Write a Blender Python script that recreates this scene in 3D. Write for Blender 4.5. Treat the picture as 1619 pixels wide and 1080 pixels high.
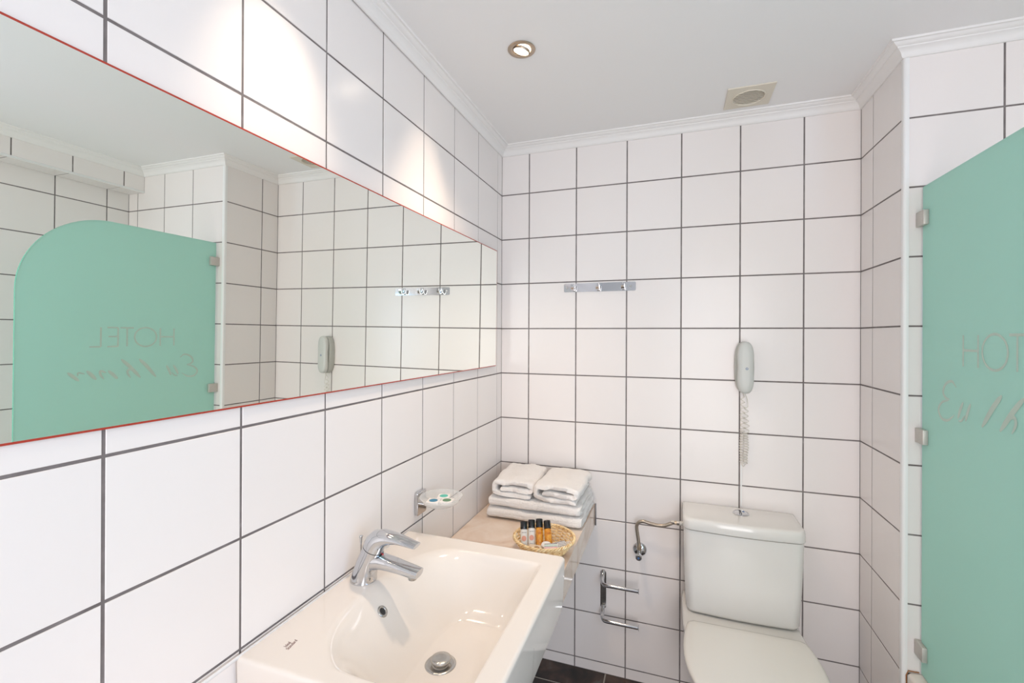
import bpy, bmesh, math, random
from mathutils import Vector, Matrix, noise
R = math.radians
PI = math.pi
random.seed(7)
C = bpy.context.scene.collection
for o in list(bpy.data.objects):
    bpy.data.objects.remove(o)

# ------------------------------------------------------------------ camera
F_PX, YAW, PITCH, ROLL = 721.92, -0.3372, 0.0004, 0.00415
fw = Vector((math.sin(YAW)*math.cos(PITCH), math.cos(YAW)*math.cos(PITCH), math.sin(PITCH)))
rt = Vector((math.cos(YAW), -math.sin(YAW), 0)); up = rt.cross(fw)
r2 = rt*math.cos(ROLL) + up*math.sin(ROLL); u2 = -rt*math.sin(ROLL) + up*math.cos(ROLL)
cam = bpy.data.objects.new('camera', bpy.data.cameras.new('camera')); C.objects.link(cam)
cam.matrix_world = Matrix(((r2.x, u2.x, -fw.x, .746), (r2.y, u2.y, -fw.y, -1.9809), (r2.z, u2.z, -fw.z, 1.4453), (0, 0, 0, 1)))
cam.data.sensor_fit = 'HORIZONTAL'; cam.data.sensor_width = 36; cam.data.lens = F_PX*36/1619
cam.data.shift_y = -9.02/1619; cam.data.clip_start = .01
bpy.context.scene.camera = cam

# ------------------------------------------------------------------ light and exposure
w = bpy.data.worlds.new('world'); bpy.context.scene.world = w; w.use_nodes = True
w.node_tree.nodes['Background'].inputs[0].default_value = (.70, .84, 1, 1)
w.node_tree.nodes['Background'].inputs[1].default_value = 1.2
vs = bpy.context.scene.view_settings
vs.view_transform = 'Standard'; vs.look = 'None'; vs.gamma = 1; vs.exposure = .34; vs.use_curve_mapping = False

XWIN = 2.128
def area(name, loc, rot, sx, sy, power, col):
    l = bpy.data.lights.new(name, 'AREA'); l.shape = 'RECTANGLE'; l.size = sx; l.size_y = sy
    l.energy = power; l.color = col
    o = bpy.data.objects.new(name, l); C.objects.link(o); o.location = loc; o.rotation_euler = rot
    return o
# added fill: warm at the unseen doorway, blue at the added bath window
area('doorway_fill', (1.20, -3.16, 1.15), (R(90), 0, 0), .8, 1.9, 21.5, (1, .915, .885))
area('added_window_light', (XWIN-.03, -2.18, 1.42), (0, R(90), 0), .86, .76, 6.0, (.22, .58, 1))
LAMPS = [(.314, -.672), (.314, -1.30)]
def spot(loc, target, power):
    l = bpy.data.lights.new('halogen_spot', 'SPOT'); l.energy = power; l.color = (1, .80, .62)
    l.spot_size = R(46); l.spot_blend = 1; l.shadow_soft_size = .02
    o = bpy.data.objects.new('halogen_spot', l); C.objects.link(o); o.location = loc
    o.rotation_euler = (Vector(target)-Vector(loc)).to_track_quat('-Z', 'Y').to_euler()
    return o
spot((.300, -.672, 2.290), (.05, -.70, 1.97), 4)
spot((.300, -1.30, 2.290), (.05, -1.28, 1.97), 6.5)
for ly_ in (-.672, -1.30):   # wide spill of the open halogen lenses
    l = bpy.data.lights.new('halogen_spill', 'SPOT'); l.energy = 21 if ly_ > -1 else 4.5; l.color = (1, .76, .56); l.spot_size = R(104); l.spot_blend = 1; l.shadow_soft_size = .045
    o = bpy.data.objects.new('halogen_spill', l); C.objects.link(o); o.location = (.314, ly_, 2.288)

# ------------------------------------------------------------------ helpers
def mesh(name, V, F, smooth=None):
    m = bpy.data.meshes.new(name); m.from_pydata([tuple(v) for v in V], [], F); m.update()
    bm = bmesh.new(); bm.from_mesh(m); bmesh.ops.recalc_face_normals(bm, faces=bm.faces); bm.to_mesh(m); bm.free()
    if smooth is not None:
        m.shade_smooth(); m.set_sharp_from_angle(angle=R(smooth))
    return m
def bmm(name, bm, smooth=None, recalc=True):
    if recalc: bmesh.ops.recalc_face_normals(bm, faces=bm.faces)
    m = bpy.data.meshes.new(name); bm.to_mesh(m); bm.free()
    if smooth is not None:
        m.shade_smooth(); m.set_sharp_from_angle(angle=R(smooth))
    return m
def obj(name, m, mat, parent=None, label=None, loc=None):
    o = bpy.data.objects.new(name, m); C.objects.link(o)
    if mat and not m.materials: m.materials.append(mat)
    if parent: o.parent = parent
    if label: o['label'] = label
    if loc: o.location = loc
    return o
def thing(name, label, cat, loc=(0, 0, 0), rz=0, group=None):
    o = bpy.data.objects.new(name, None); C.objects.link(o); o.location = loc; o.rotation_euler = (0, 0, rz)
    o.empty_display_size = .02
    o['label'] = label; o['category'] = cat
    if group: o['group'] = group
    return o
def tag(o, label, cat, group=None, kind=None):
    o['label'] = label; o['category'] = cat
    if group: o['group'] = group
    if kind: o['kind'] = kind
    return o
def struct(o, label, cat):
    o['kind'] = 'structure'; o['label'] = label; o['category'] = cat
    return o
def box_bm(bm, a, b, bev=0, seg=2):
    r = bmesh.ops.create_cube(bm, size=1)
    vs_ = r['verts']
    c = [(a[i]+b[i])/2 for i in range(3)]; s = [abs(b[i]-a[i]) for i in range(3)]
    for v in vs_: v.co = Vector((c[0]+v.co.x*s[0], c[1]+v.co.y*s[1], c[2]+v.co.z*s[2]))
    if bev:
        es = list({e for v in vs_ for e in v.link_edges})
        bmesh.ops.bevel(bm, geom=es, offset=bev, segments=seg, affect='EDGES', profile=.5)
def box(name, a, b, mat, parent=None, bev=0, seg=2, label=None):
    bm = bmesh.new(); box_bm(bm, a, b, bev, seg)
    return obj(name, bmm(name, bm, 45 if bev else None), mat, parent, label)
def loft(secs, closed_ends=True, loop=False):
    """secs: list of rings, each a list of the same number of points"""
    V = []; F = []; n = len(secs[0])
    for s in secs: V += [tuple(p) for p in s]
    m = len(secs)
    for i in range(m if loop else m-1):
        for j in range(n):
            a = i*n+j; b = i*n+(j+1) % n; c = ((i+1) % m)*n+(j+1) % n; d = ((i+1) % m)*n+j
            F.append((a, b, c, d))
    if closed_ends and not loop:
        F.append(tuple(range(n))[::-1]); F.append(tuple((m-1)*n+j for j in range(n)))
    return V, F
def ring(c, u, v, rx, ry, n=24, ex=2.0):
    c = Vector(c); u = Vector(u).normalized(); v = Vector(v).normalized(); P = []
    for k in range(n):
        t = 2*PI*k/n; ct, st = math.cos(t), math.sin(t)
        P.append(c + u*rx*math.copysign(abs(ct)**(2/ex), ct) + v*ry*math.copysign(abs(st)**(2/ex), st))
    return P
def lathe(prof, n=32, c=(0, 0, 0), cap=True):
    secs = [[(c[0]+r*math.cos(2*PI*k/n), c[1]+r*math.sin(2*PI*k/n), c[2]+z) for k in range(n)] for r, z in prof]
    return loft(secs, cap)
def catmull(P, sub=6):
    P = [Vector(p) for p in P]; Q = [P[0]*2-P[1]] + P + [P[-1]*2-P[-2]]; out = []
    for i in range(1, len(Q)-2):
        for k in range(sub):
            t = k/sub
            out.append(.5*((2*Q[i]) + (Q[i+1]-Q[i-1])*t + (2*Q[i-1]-5*Q[i]+4*Q[i+1]-Q[i+2])*t*t + (3*Q[i]-Q[i-1]-3*Q[i+1]+Q[i+2])*t**3))
    out.append(P[-1]); return out
def tube(P, r, n=10, loop=False):
    P = [Vector(p) for p in P]; secs = []; m = len(P)
    def tan(i):
        a = P[(i-1) % m] if (i > 0 or loop) else P[i]; b = P[(i+1) % m] if (i < m-1 or loop) else P[i]
        return (b-a).normalized()
    t = tan(0); u = t.orthogonal().normalized()
    for i in range(m):
        t2 = tan(i); u = (u - t2*u.dot(t2))
        u = u.normalized() if u.length > 1e-6 else t2.orthogonal().normalized()
        v = t2.cross(u); rr = r[i] if isinstance(r, (list, tuple)) else r
        secs.append(ring(P[i], u, v, rr, rr, n))
    return loft(secs, True, loop)
def merge(parts):
    V = []; F = []
    for v, f in parts:
        o = len(V); V += [tuple(p) for p in v]; F += [tuple(i+o for i in q) for q in f]
    return V, F
def prism(pts, z0, z1):
    n = len(pts); V = [(x, y, z0) for x, y in pts] + [(x, y, z1) for x, y in pts]
    F = [tuple(range(n))[::-1], tuple(range(n, 2*n))] + [(i, (i+1) % n, n+(i+1) % n, n+i) for i in range(n)]
    return V, F
def rrect(x0, y0, x1, y1, r, n=5):
    P = []
    for cx, cy, a in ((x1-r, y1-r, 0), (x0+r, y1-r, 90), (x0+r, y0+r, 180), (x1-r, y0+r, 270)):
        for k in range(n+1):
            t = R(a+90*k/n); P.append((cx+r*math.cos(t), cy+r*math.sin(t)))
    return P
def sstep(t): t = max(0, min(1, t)); return t*t*(3-2*t)
def xf(VF, M): return [M @ Vector(v) for v in VF[0]], VF[1]

# ------------------------------------------------------------------ materials
def pbr(name, col, rough=.5, metal=0, spec=.5, **kw):
    m = bpy.data.materials.new(name); m.use_nodes = True; b = m.node_tree.nodes['Principled BSDF']
    b.inputs['Base Color'].default_value = (*col, 1); b.inputs['Roughness'].default_value = rough
    b.inputs['Metallic'].default_value = metal; b.inputs['Specular IOR Level'].default_value = spec
    for k, v in kw.items(): b.inputs[k.replace('_', ' ')].default_value = v
    return m
def nd(m, t, **kw):
    n = m.node_tree.nodes.new(t)
    for k, v in kw.items():
        if k in n.inputs.keys(): n.inputs[k].default_value = v
        else: setattr(n, k, v)
    return n
def lk(m, a, b): m.node_tree.links.new(a, b)
def B(m): return m.node_tree.nodes['Principled BSDF']
def ramp(m, fac, stops):
    r = nd(m, 'ShaderNodeValToRGB'); e = r.color_ramp.elements
    e[0].position, e[0].color = stops[0][0], (*stops[0][1], 1); e[1].position, e[1].color = stops[-1][0], (*stops[-1][1], 1)
    for p, c in stops[1:-1]: q = e.new(p); q.color = (*c, 1)
    lk(m, fac, r.inputs[0]); return r
def bump(m, h, strength, dist):
    b = nd(m, 'ShaderNodeBump'); b.inputs['Strength'].default_value = strength; b.inputs['Distance'].default_value = dist
    lk(m, h, b.inputs['Height']); lk(m, b.outputs[0], B(m).inputs['Normal'])
def noise_n(m, scale, detail=3, coord='Object'):
    tc = nd(m, 'ShaderNodeTexCoord'); n = nd(m, 'ShaderNodeTexNoise'); n.inputs['Scale'].default_value = scale
    n.inputs['Detail'].default_value = detail; lk(m, tc.outputs[coord], n.inputs['Vector']); return n

TILE = pbr('glazed_tile', (.80, .765, .745), .24, spec=.45)
oi = nd(TILE, 'ShaderNodeObjectInfo')
rr_ = ramp(TILE, oi.outputs['Random'], [(0, (.86, .815, .79)), (1, (.885, .84, .815))])
lk(TILE, rr_.outputs[0], B(TILE).inputs['Base Color'])
n_ = noise_n(TILE, 9, 2); bump(TILE, n_.outputs[0], .05, .01)
GROUT = pbr('dark_grout', (.12, .10, .095), .9, spec=.2)
n_ = noise_n(GROUT, 25, 4); r_ = ramp(GROUT, n_.outputs[0], [(.3, (.165, .145, .14)), (.6, (.225, .20, .195)), (.8, (.32, .30, .29))])
lk(GROUT, r_.outputs[0], B(GROUT).inputs['Base Color'])
PAINT = pbr('ceiling_paint', (.90, .89, .88), .6, spec=.3)
n_ = noise_n(PAINT, 60, 3); bump(PAINT, n_.outputs[0], .04, .004)
PLASTER = pbr('cornice_plaster', (.88, .86, .84), .45, spec=.4)
TRIMW = pbr('white_plastic_trim', (.86, .86, .85), .3)
CERAMIC = pbr('white_ceramic', (.83, .775, .71), .09, spec=.5, Coat_Weight=.3, Coat_Roughness=.04)
CERAM2 = pbr('toilet_ceramic', (.78, .765, .73), .10, spec=.5, Coat_Weight=.2, Coat_Roughness=.05)
SEAT = pbr('toilet_seat_plastic', (.78, .76, .71), .22, spec=.5)
CHROME = pbr('chrome', (.62, .63, .65), .07, 1)
CHROMED = pbr('worn_chrome', (.50, .49, .47), .22, 1)
n_ = noise_n(CHROMED, 60, 2); r_ = ramp(CHROMED, n_.outputs[0], [(.3, (.20, .20, .20)), (.7, (.27, .27, .27))]); lk(CHROMED, r_.outputs[0], B(CHROMED).inputs['Roughness'])
BRASS = pbr('dull_brass_nickel', (.58, .47, .34), .28, 1)
MIRROR = pbr('mirror_silver', (.96, .985, .93), .0, 1)
REDEDGE = pbr('red_mirror_edge', (.42, .04, .02), .4)
FROST = bpy.data.materials.new('frosted_green_glass'); FROST.use_nodes = True
b_ = B(FROST); b_.inputs['Base Color'].default_value = (.60, .86, .77, 1); b_.inputs['Roughness'].default_value = .35
b_.inputs['Specular IOR Level'].default_value = .35
tr_ = nd(FROST, 'ShaderNodeBsdfTranslucent'); tr_.inputs[0].default_value = (.64, .95, .87, 1)
mx_ = nd(FROST, 'ShaderNodeMixShader'); mx_.inputs[0].default_value = .45
lk(FROST, b_.outputs[0], mx_.inputs[1]); lk(FROST, tr_.outputs[0], mx_.inputs[2])
lk(FROST, mx_.outputs[0], FROST.node_tree.nodes['Material Output'].inputs[0])
GEDGE = pbr('glass_edge_green', (.12, .50, .33), .15)
ETCH = pbr('etched_clear_lettering', (.52, .66, .57), .3, spec=.4)
CLIP = pbr('satin_clip_metal', (.60, .57, .53), .5, .55)
PHONE = pbr('phone_plastic', (.62, .63, .60), .35)
PHONEB = pbr('phone_base_plastic', (.50, .51, .47), .4)
CORD = pbr('cream_cord', (.72, .68, .60), .4)
DARK = pbr('dark_gap', (.03, .03, .03), .6)
BLUE = pbr('blue_badge', (.06, .14, .32), .4)
TERRY = pbr('terry_cotton', (.95, .92, .885), .95, spec=.1, Sheen_Weight=.3, Sheen_Roughness=.6)
n1 = noise_n(TERRY, 300, 3); n2 = noise_n(TERRY, 45, 3)
mm = nd(TERRY, 'ShaderNodeMath', operation='MULTIPLY_ADD'); mm.inputs[1].default_value = 1.4
lk(TERRY, n1.outputs[0], mm.inputs[0]); lk(TERRY, n2.outputs[0], mm.inputs[2]); bump(TERRY, mm.outputs[0], .9, .0030)
WICKER = pbr('wicker', (.88, .62, .33), .5)
n_ = noise_n(WICKER, 90, 2); r_ = ramp(WICKER, n_.outputs[0], [(.3, (.66, .40, .17)), (.5, (.92, .68, .36)), (.7, (.97, .83, .55))]); lk(WICKER, r_.outputs[0], B(WICKER).inputs['Base Color'])
BLACK = pbr('black_cap', (.012, .012, .012), .18)
AMBER = pbr('amber_gel', (.90, .34, .02), .08, Transmission_Weight=.25, Coat_Weight=.6)
n_ = noise_n(AMBER, 130, 3); r_ = ramp(AMBER, n_.outputs[0], [(.32, (.60, .17, .01)), (.5, (.90, .36, .02)), (.7, (1, .52, .06))]); lk(AMBER, r_.outputs[0], B(AMBER).inputs['Base Color'])
LOTION = pbr('white_lotion_bottle', (.80, .78, .74), .2)
CORAL = pbr('coral_print', (.78, .38, .28), .5)
INK = pbr('dark_print', (.08, .07, .07), .5)
PAPERW = pbr('white_paper', (.86, .83, .80), .6)
BEIGE = pbr('beige_wrapper', (.76, .62, .46), .55)
BROWN = pbr('brown_print', (.42, .25, .12), .5)
RED = pbr('red_print', (.75, .05, .06), .5)
MINT = pbr('mint_print', (.25, .62, .50), .5)
TEAL = pbr('teal_print', (.10, .52, .42), .5)
BLUEP = pbr('blue_print', (.04, .22, .36), .5)
GREENP = pbr('green_print', (.11, .24, .13), .5)
STAMP = pbr('stamp_print', (.16, .05, .05), .5)
STONEGREY = pbr('grey_edge_strip', (.22, .21, .21), .35, .4)
VENT = pbr('beige_vent_plastic', (.74, .68, .57), .5)
CLEAR = pbr('clear_plastic', (.93, .93, .93), .10, spec=.6)
tp_ = nd(CLEAR, 'ShaderNodeBsdfTransparent'); tp_.inputs[0].default_value = (.96, .97, .96, 1)
lw_ = nd(CLEAR, 'ShaderNodeLayerWeight'); lw_.inputs[0].default_value = .35
mr_ = nd(CLEAR, 'ShaderNodeMapRange'); mr_.inputs['To Min'].default_value = .14; mr_.inputs['To Max'].default_value = .65
lk(CLEAR, lw_.outputs['Facing'], mr_.inputs['Value'])
mx_ = nd(CLEAR, 'ShaderNodeMixShader'); lk(CLEAR, mr_.outputs[0], mx_.inputs[0]); lk(CLEAR, tp_.outputs[0], mx_.inputs[1]); lk(CLEAR, B(CLEAR).outputs[0], mx_.inputs[2])
lk(CLEAR, mx_.outputs[0], CLEAR.node_tree.nodes['Material Output'].inputs[0])
RUST = pbr('rust_stain', (.34, .15, .05), .8)
CAULK = pbr('white_caulk', (.78, .77, .76), .5)
LAMPRING = pbr('satin_bronze_ring', (.52, .42, .33), .35, 1)
GLOW = bpy.data.materials.new('lamp_glow'); GLOW.use_nodes = True
b_ = B(GLOW); b_.inputs['Emission Color'].default_value = (1, .86, .70, 1); b_.inputs['Emission Strength'].default_value = 22
MARBLE = pbr('pink_beige_marble', (.72, .56, .43), .12, spec=.5)
tc = nd(MARBLE, 'ShaderNodeTexCoord'); mp = nd(MARBLE, 'ShaderNodeMapping'); mp.inputs['Scale'].default_value = (6, 4.5, 6); mp.inputs['Rotation'].default_value = (0, 0, .5)
nz = nd(MARBLE, 'ShaderNodeTexNoise'); nz.inputs['Scale'].default_value = 1.6; nz.inputs['Detail'].default_value = 7; nz.inputs['Distortion'].default_value = 1.2
lk(MARBLE, tc.outputs['Object'], mp.inputs[0]); lk(MARBLE, mp.outputs[0], nz.inputs['Vector'])
r_ = ramp(MARBLE, nz.outputs[0], [(.28, (.66, .50, .38)), (.42, (.76, .60, .48)), (.55, (.80, .67, .56)), (.75, (.84, .74, .65))]); lk(MARBLE, r_.outputs[0], B(MARBLE).inputs['Base Color'])
SLATE = pbr('dark_slate_tile', (.03, .02, .018), .3)
nz = noise_n(SLATE, 11, 8, 'Object'); nz.inputs['Distortion'].default_value = .6
r_ = ramp(SLATE, nz.outputs[0], [(.35, (.008, .006, .006)), (.5, (.035, .020, .015)), (.62, (.075, .042, .028)), (.75, (.12, .11, .10))]); lk(SLATE, r_.outputs[0], B(SLATE).inputs['Base Color'])
FGROUT = pbr('pale_floor_grout', (.42, .38, .33), .8)
WOODW = pbr('white_door_paint', (.8, .8, .79), .35)
HOSE = pbr('braided_steel', (.50, .43, .34), .3, .9)
tc = nd(HOSE, 'ShaderNodeTexCoord'); wv = nd(HOSE, 'ShaderNodeTexWave'); wv.inputs['Scale'].default_value = 230; wv.wave_type = 'BANDS'; wv.bands_direction = 'DIAGONAL'
lk(HOSE, tc.outputs['Object'], wv.inputs['Vector']); r_ = ramp(HOSE, wv.outputs[0], [(.2, (.20, .16, .12)), (.8, (.68, .60, .50))]); lk(HOSE, r_.outputs[0], B(HOSE).inputs['Base Color'])

# ------------------------------------------------------------------ room shell
PH, PW, Z0 = .205, .21606, 7.215*.205     # tile pitch, height of a joint line
CEIL, NEARY = 2.312, -3.2
XR, YE, XW, XS = 1.391, -.3206, 2.128, 2.0  # recess side wall, shower end wall, right wall, soffit face
G = .0050
_tc = {}
def tile_mesh(wd, ht, th=.005, bev=.0007, mat=None, nm='tile'):
    k = (round(wd, 4), round(ht, 4), nm)
    if k in _tc: return _tc[k]
    a, b, c, d = wd/2, ht/2, wd/2-bev, ht/2-bev
    V = [(-a, -b, -th), (a, -b, -th), (a, b, -th), (-a, b, -th), (-a, -b, -bev), (a, -b, -bev), (a, b, -bev), (-a, b, -bev), (-c, -d, 0), (c, -d, 0), (c, d, 0), (-c, d, 0)]
    F = [(0, 1, 5, 4), (1, 2, 6, 5), (2, 3, 7, 6), (3, 0, 4, 7), (4, 5, 9, 8), (5, 6, 10, 9), (6, 7, 11, 10), (7, 4, 8, 11), (8, 9, 10, 11)]
    m = bpy.data.meshes.new(nm); m.from_pydata(V, [], F); m.update(); m.materials.append(mat or TILE); _tc[k] = m
    return m
def tiled(name, label, O, U, V, us, vs_, thick=.06, grout=None, mat=None, rec=.0014, nm='tile', cat='wall', gw=G, e0=0, e1=0, ev=0):
    """us/vs_: sorted joint positions incl. both ends; wall slab is the grout bed, tiles are children"""
    U = Vector(U).normalized(); V = Vector(V).normalized(); N = U.cross(V)
    bm = bmesh.new(); box_bm(bm, (us[0]-e0, vs_[0]-ev, -thick), (us[-1]+e1, vs_[-1]+ev, -rec))
    wl = obj(name, bmm(name, bm), grout or GROUT)
    wl.matrix_world = Matrix(((U.x, V.x, N.x, O[0]), (U.y, V.y, N.y, O[1]), (U.z, V.z, N.z, O[2]), (0, 0, 0, 1)))
    struct(wl, label, cat)
    for i in range(len(us)-1):
        for j in range(len(vs_)-1):
            a, b, c, d = us[i], us[i+1], vs_[j], vs_[j+1]
            ga = gw/2 if i else .0008; gb = gw/2 if i < len(us)-2 else .0008
            gc = gw/2 if j else .0008; gd = gw/2 if j < len(vs_)-2 else .0008
            wd, ht = b-a-ga-gb, d-c-gc-gd
            if wd < .004 or ht < .004: continue
            t = bpy.data.objects.new(nm, tile_mesh(wd, ht, mat=mat, nm=nm)); C.objects.link(t); t.parent = wl
            t.location = ((a+ga+b-gb)/2, (c+gc+d-gd)/2, random.uniform(-.00015, .00015))
            s = .0016
            t.rotation_euler = (random.uniform(-s, s), random.uniform(-s, s), 0)
    return wl
def rows(z0, z1): return [z0] + [Z0+PH*k for k in range(-8, 6) if z0+.006 < Z0+PH*k < z1-.006] + [z1]
def cols(u0, u1, ref, p=PW): return [u0] + [ref+p*k for k in range(-40, 40) if u0+.006 < ref+p*k < u1-.006] + [u1]

tiled('wall_left', 'left wall of white square tiles with dark grout, carrying the mirror', (0, 0, 0), (.0031, 1, 0), (0, 0, 1), cols(NEARY, 0, -.0535), rows(0, CEIL), e1=.05, ev=.05)
tiled('wall_back', 'back wall of white square tiles with dark grout behind the toilet', (0, 0, 0), (1, 0, 0), (0, 0, 1), cols(0, XR, .1319), rows(0, CEIL), e0=.05, e1=.05, ev=.05)
tiled('wall_recess', 'short tiled side wall between the toilet and the shower', (XR, 0, 0), (0, -1, 0), (0, 0, 1), [0, .103, -YE-.006], rows(0, CEIL), e0=.05, ev=.05)
tiled('wall_shower', 'tiled end wall of the shower seen past the green glass', (XR, YE, 0), (1, 0, 0), (0, 0, 1), cols(.012, XW-XR, .231), rows(0, CEIL), e1=.05, ev=.05)
tiled('wall_right', 'tiled wall beyond the bath, seen in the mirror', (XW, YE, 0), (0, -1, 0), (0, 0, 1), cols(0, YE-NEARY, .103), rows(0, CEIL), e0=.05, ev=.05)
tiled('wall_soffit', 'tiled face of the boxed pipe run under the ceiling above the bath', (XS, YE, 0), (0, -1, 0), (0, 0, 1), cols(0, YE-NEARY, .097), [2.194, CEIL], thick=.10)
tiled('wall_soffit_underside', 'tiled underside of the boxed pipe run above the bath', (XW-.001, YE, 2.188), (0, -1, 0), (-1, 0, 0), cols(0, YE-NEARY, .103), [0, XW-XS-.003], thick=.006)
tiled('floor', 'dark brown slate tiled floor with pale joints', (0, NEARY, 0), (1, 0, 0), (0, 1, 0), cols(0, XW, .482, .33), cols(0, -NEARY, -NEARY-.117, .33), mat=SLATE, grout=FGROUT, nm='floor_tile', cat='floor', gw=.006)
struct(box('ceiling', (-.05, NEARY, CEIL), (XW+.05, .05, CEIL+.08), PAINT), 'plain white painted ceiling', 'ceiling')
# near wall behind the camera with the open doorway
bm = bmesh.new()
for a, b in (((-.05, 0), (.79, CEIL)), ((.79, 2.12), (1.61, CEIL)), ((1.61, 0), (XW+.05, CEIL))):
    box_bm(bm, (a[0], NEARY-.1, a[1]), (b[0], NEARY, b[1]))
struct(obj('wall_front', bmm('wall_front', bm), PAINT), 'white wall behind the camera with an open doorway', 'wall')
struct(box('wall_recess_core', (XR+.062, YE+.062, 0), (XW+.05, .05, CEIL), PAINT), 'solid core of the wall block beside the toilet', 'wall')
bm = bmesh.new()
for a, b in (((.75, 0), (.79, 2.16)), ((1.61, 0), (1.65, 2.16)), ((.79, 2.12), (1.61, 2.16))):
    box_bm(bm, (a[0], NEARY-.01, a[1]), (b[0], NEARY+.015, b[1]), .003)
struct(obj('door_1', bmm('door_1', bm, 40), WOODW), 'white painted frame of the open doorway', 'door')
bm = bmesh.new()  # unseen window added to bring blue light onto the lower left wall
for a, b in (((-2.66, .95), (-2.60, 1.89)), ((-1.76, .95), (-1.70, 1.89)), ((-2.60, .95), (-1.76, 1.01)), ((-2.60, 1.83), (-1.76, 1.89))):
    box_bm(bm, (XW-.022, a[0], a[1]), (XW+.001, b[0], b[1]), .004)
wn = struct(obj('added_window_1', bmm('added_window_1', bm, 40), WOODW), 'added white framed frosted window over the bath, unseen beside the camera', 'window')
PANEGLOW = bpy.data.materials.new('added_window_glow'); PANEGLOW.use_nodes = True
B(PANEGLOW).inputs['Emission Color'].default_value = (.62, .82, 1, 1); B(PANEGLOW).inputs['Emission Strength'].default_value = 1.2
box('added_window_pane', (XW-.010, -2.60, 1.01), (XW-.003, -1.76, 1.83), PANEGLOW, wn)

# cornice: one moulded length per wall, mitred at the corners
prof = [(0, -.040), (.004, -.040), (.008, -.036), (.010, -.031), (.013, -.025), (.019, -.0195), (.024, -.017), (.025, -.014), (.030, -.0125), (.036, -.008), (.038, -.0055), (.044, -.005), (.046, 0)]
path = [(0.0, NEARY), (0, 0), (XR, 0), (XR, YE), (XS, YE), (XS, NEARY)]
side = 1
def miter(i):
    p = Vector(path[i]); ns = []
    for a, b in ((i-1, i), (i, i+1)):
        if a < 0 or b >= len(path): continue
        d = (Vector(path[b])-Vector(path[a])).normalized(); ns.append(Vector((d.y, -d.x)))
    if len(ns) == 1: return ns[0]
    s = ns[0]+ns[1]; return s/(1+ns[0].dot(ns[1]))
names = ['left wall', 'back wall', 'recess side wall', 'shower end wall', 'boxed pipe run']
for i in range(5):
    secs = []
    for k in (i, i+1):
        m_ = miter(k); secs.append([(path[k][0]+m_.x*d, path[k][1]+m_.y*d, CEIL+z) for d, z in prof] + [(path[k][0], path[k][1], CEIL)])
    V_, F_ = loft(secs)
    struct(obj('trim_%d' % (i+1), mesh('cornice', V_, F_, 25), PLASTER), 'white stepped plaster cornice along the '+names[i], 'cornice')
# rounded white plastic bead on the outer corner
pr = [(XR-.0005, YE+.012), (XR-.0005, YE+.004)] + [(XR+.0065+.007*math.cos(R(180+90*k/6)), YE+.004+.007*math.sin(R(180+90*k/6))) for k in range(7)] + [(XR+.013, YE-.003), (XR+.013, YE+.012)]
V_, F_ = prism(pr, .0, CEIL-.036)
struct(obj('trim_6', mesh('corner_bead', V_, F_, 40), TRIMW), 'rounded white plastic bead on the outer tiled corner', 'trim')
V_, F_ = prism([(XS-.0035, 2.1865), (XS+.009, 2.1865), (XS+.009, 2.1955), (XS-.001, 2.1955), (XS-.0035, 2.192)], 0, YE-NEARY)
o = obj('trim_7', mesh('soffit_bead', [(x, YE-z, y) for x, y, z in V_], F_, 40), TRIMW); struct(o, 'white plastic bead on the lower edge of the boxed pipe run', 'trim')

# ------------------------------------------------------------------ mirror
MN = Vector((1, -.006, -.0074)).normalized()
mu = Vector((.006, 1, 0)).normalized(); mu = (mu-MN*mu.dot(MN)).normalized(); mv = MN.cross(mu)
my, mz = -.997, 1.5675
mo = Vector((.01103+.006*my+.0074*(mz-Z0), my, mz))
mt = thing('wall_mirror', 'wide frameless mirror with thin red edge hung on the left tiled wall', 'mirror', mo)
mt.matrix_world = Matrix(((mu.x, mv.x, MN.x, mo.x), (mu.y, mv.y, MN.y, mo.y), (mu.z, mv.z, MN.z, mo.z), (0, 0, 0, 1)))
hw, hh = .9035, .255
box('mirror_glass', (-hw+.0016, -hh+.0030, -.0034), (hw-.0016, hh-.0030, 0), MIRROR, mt)
bm = bmesh.new()
for a, b in (((-hw, -hh), (hw, -hh+.0030)), ((-hw, hh-.0030), (hw, hh)), ((-hw, -hh+.0030), (-hw+.0016, hh-.0030)), ((hw-.0008, -hh+.0030), (hw, hh-.0030))):
    box_bm(bm, (a[0], a[1], -.0036), (b[0], b[1], .0001))
obj('mirror_edge', bmm('mirror_edge', bm), REDEDGE, mt, 'thin dark red painted edge')

# ------------------------------------------------------------------ countertop and washbasin
ct = thing('countertop', 'pinkish beige marble countertop in the corner under towels and basin', 'countertop', (0, 0, .631))
bm = bmesh.new(); box_bm(bm, (.0012, -1.75, 0), (.435, -.0012, .0915), .0012, 1)
obj('stone_slab', bmm('slab', bm, 40), MARBLE, ct)
box('edge_strip', (.4352, -.0045, 0), (.4405, -.0012, .0935), STONEGREY, ct, .0006, 1, 'dark grey strip where the counter meets the back wall')

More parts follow.
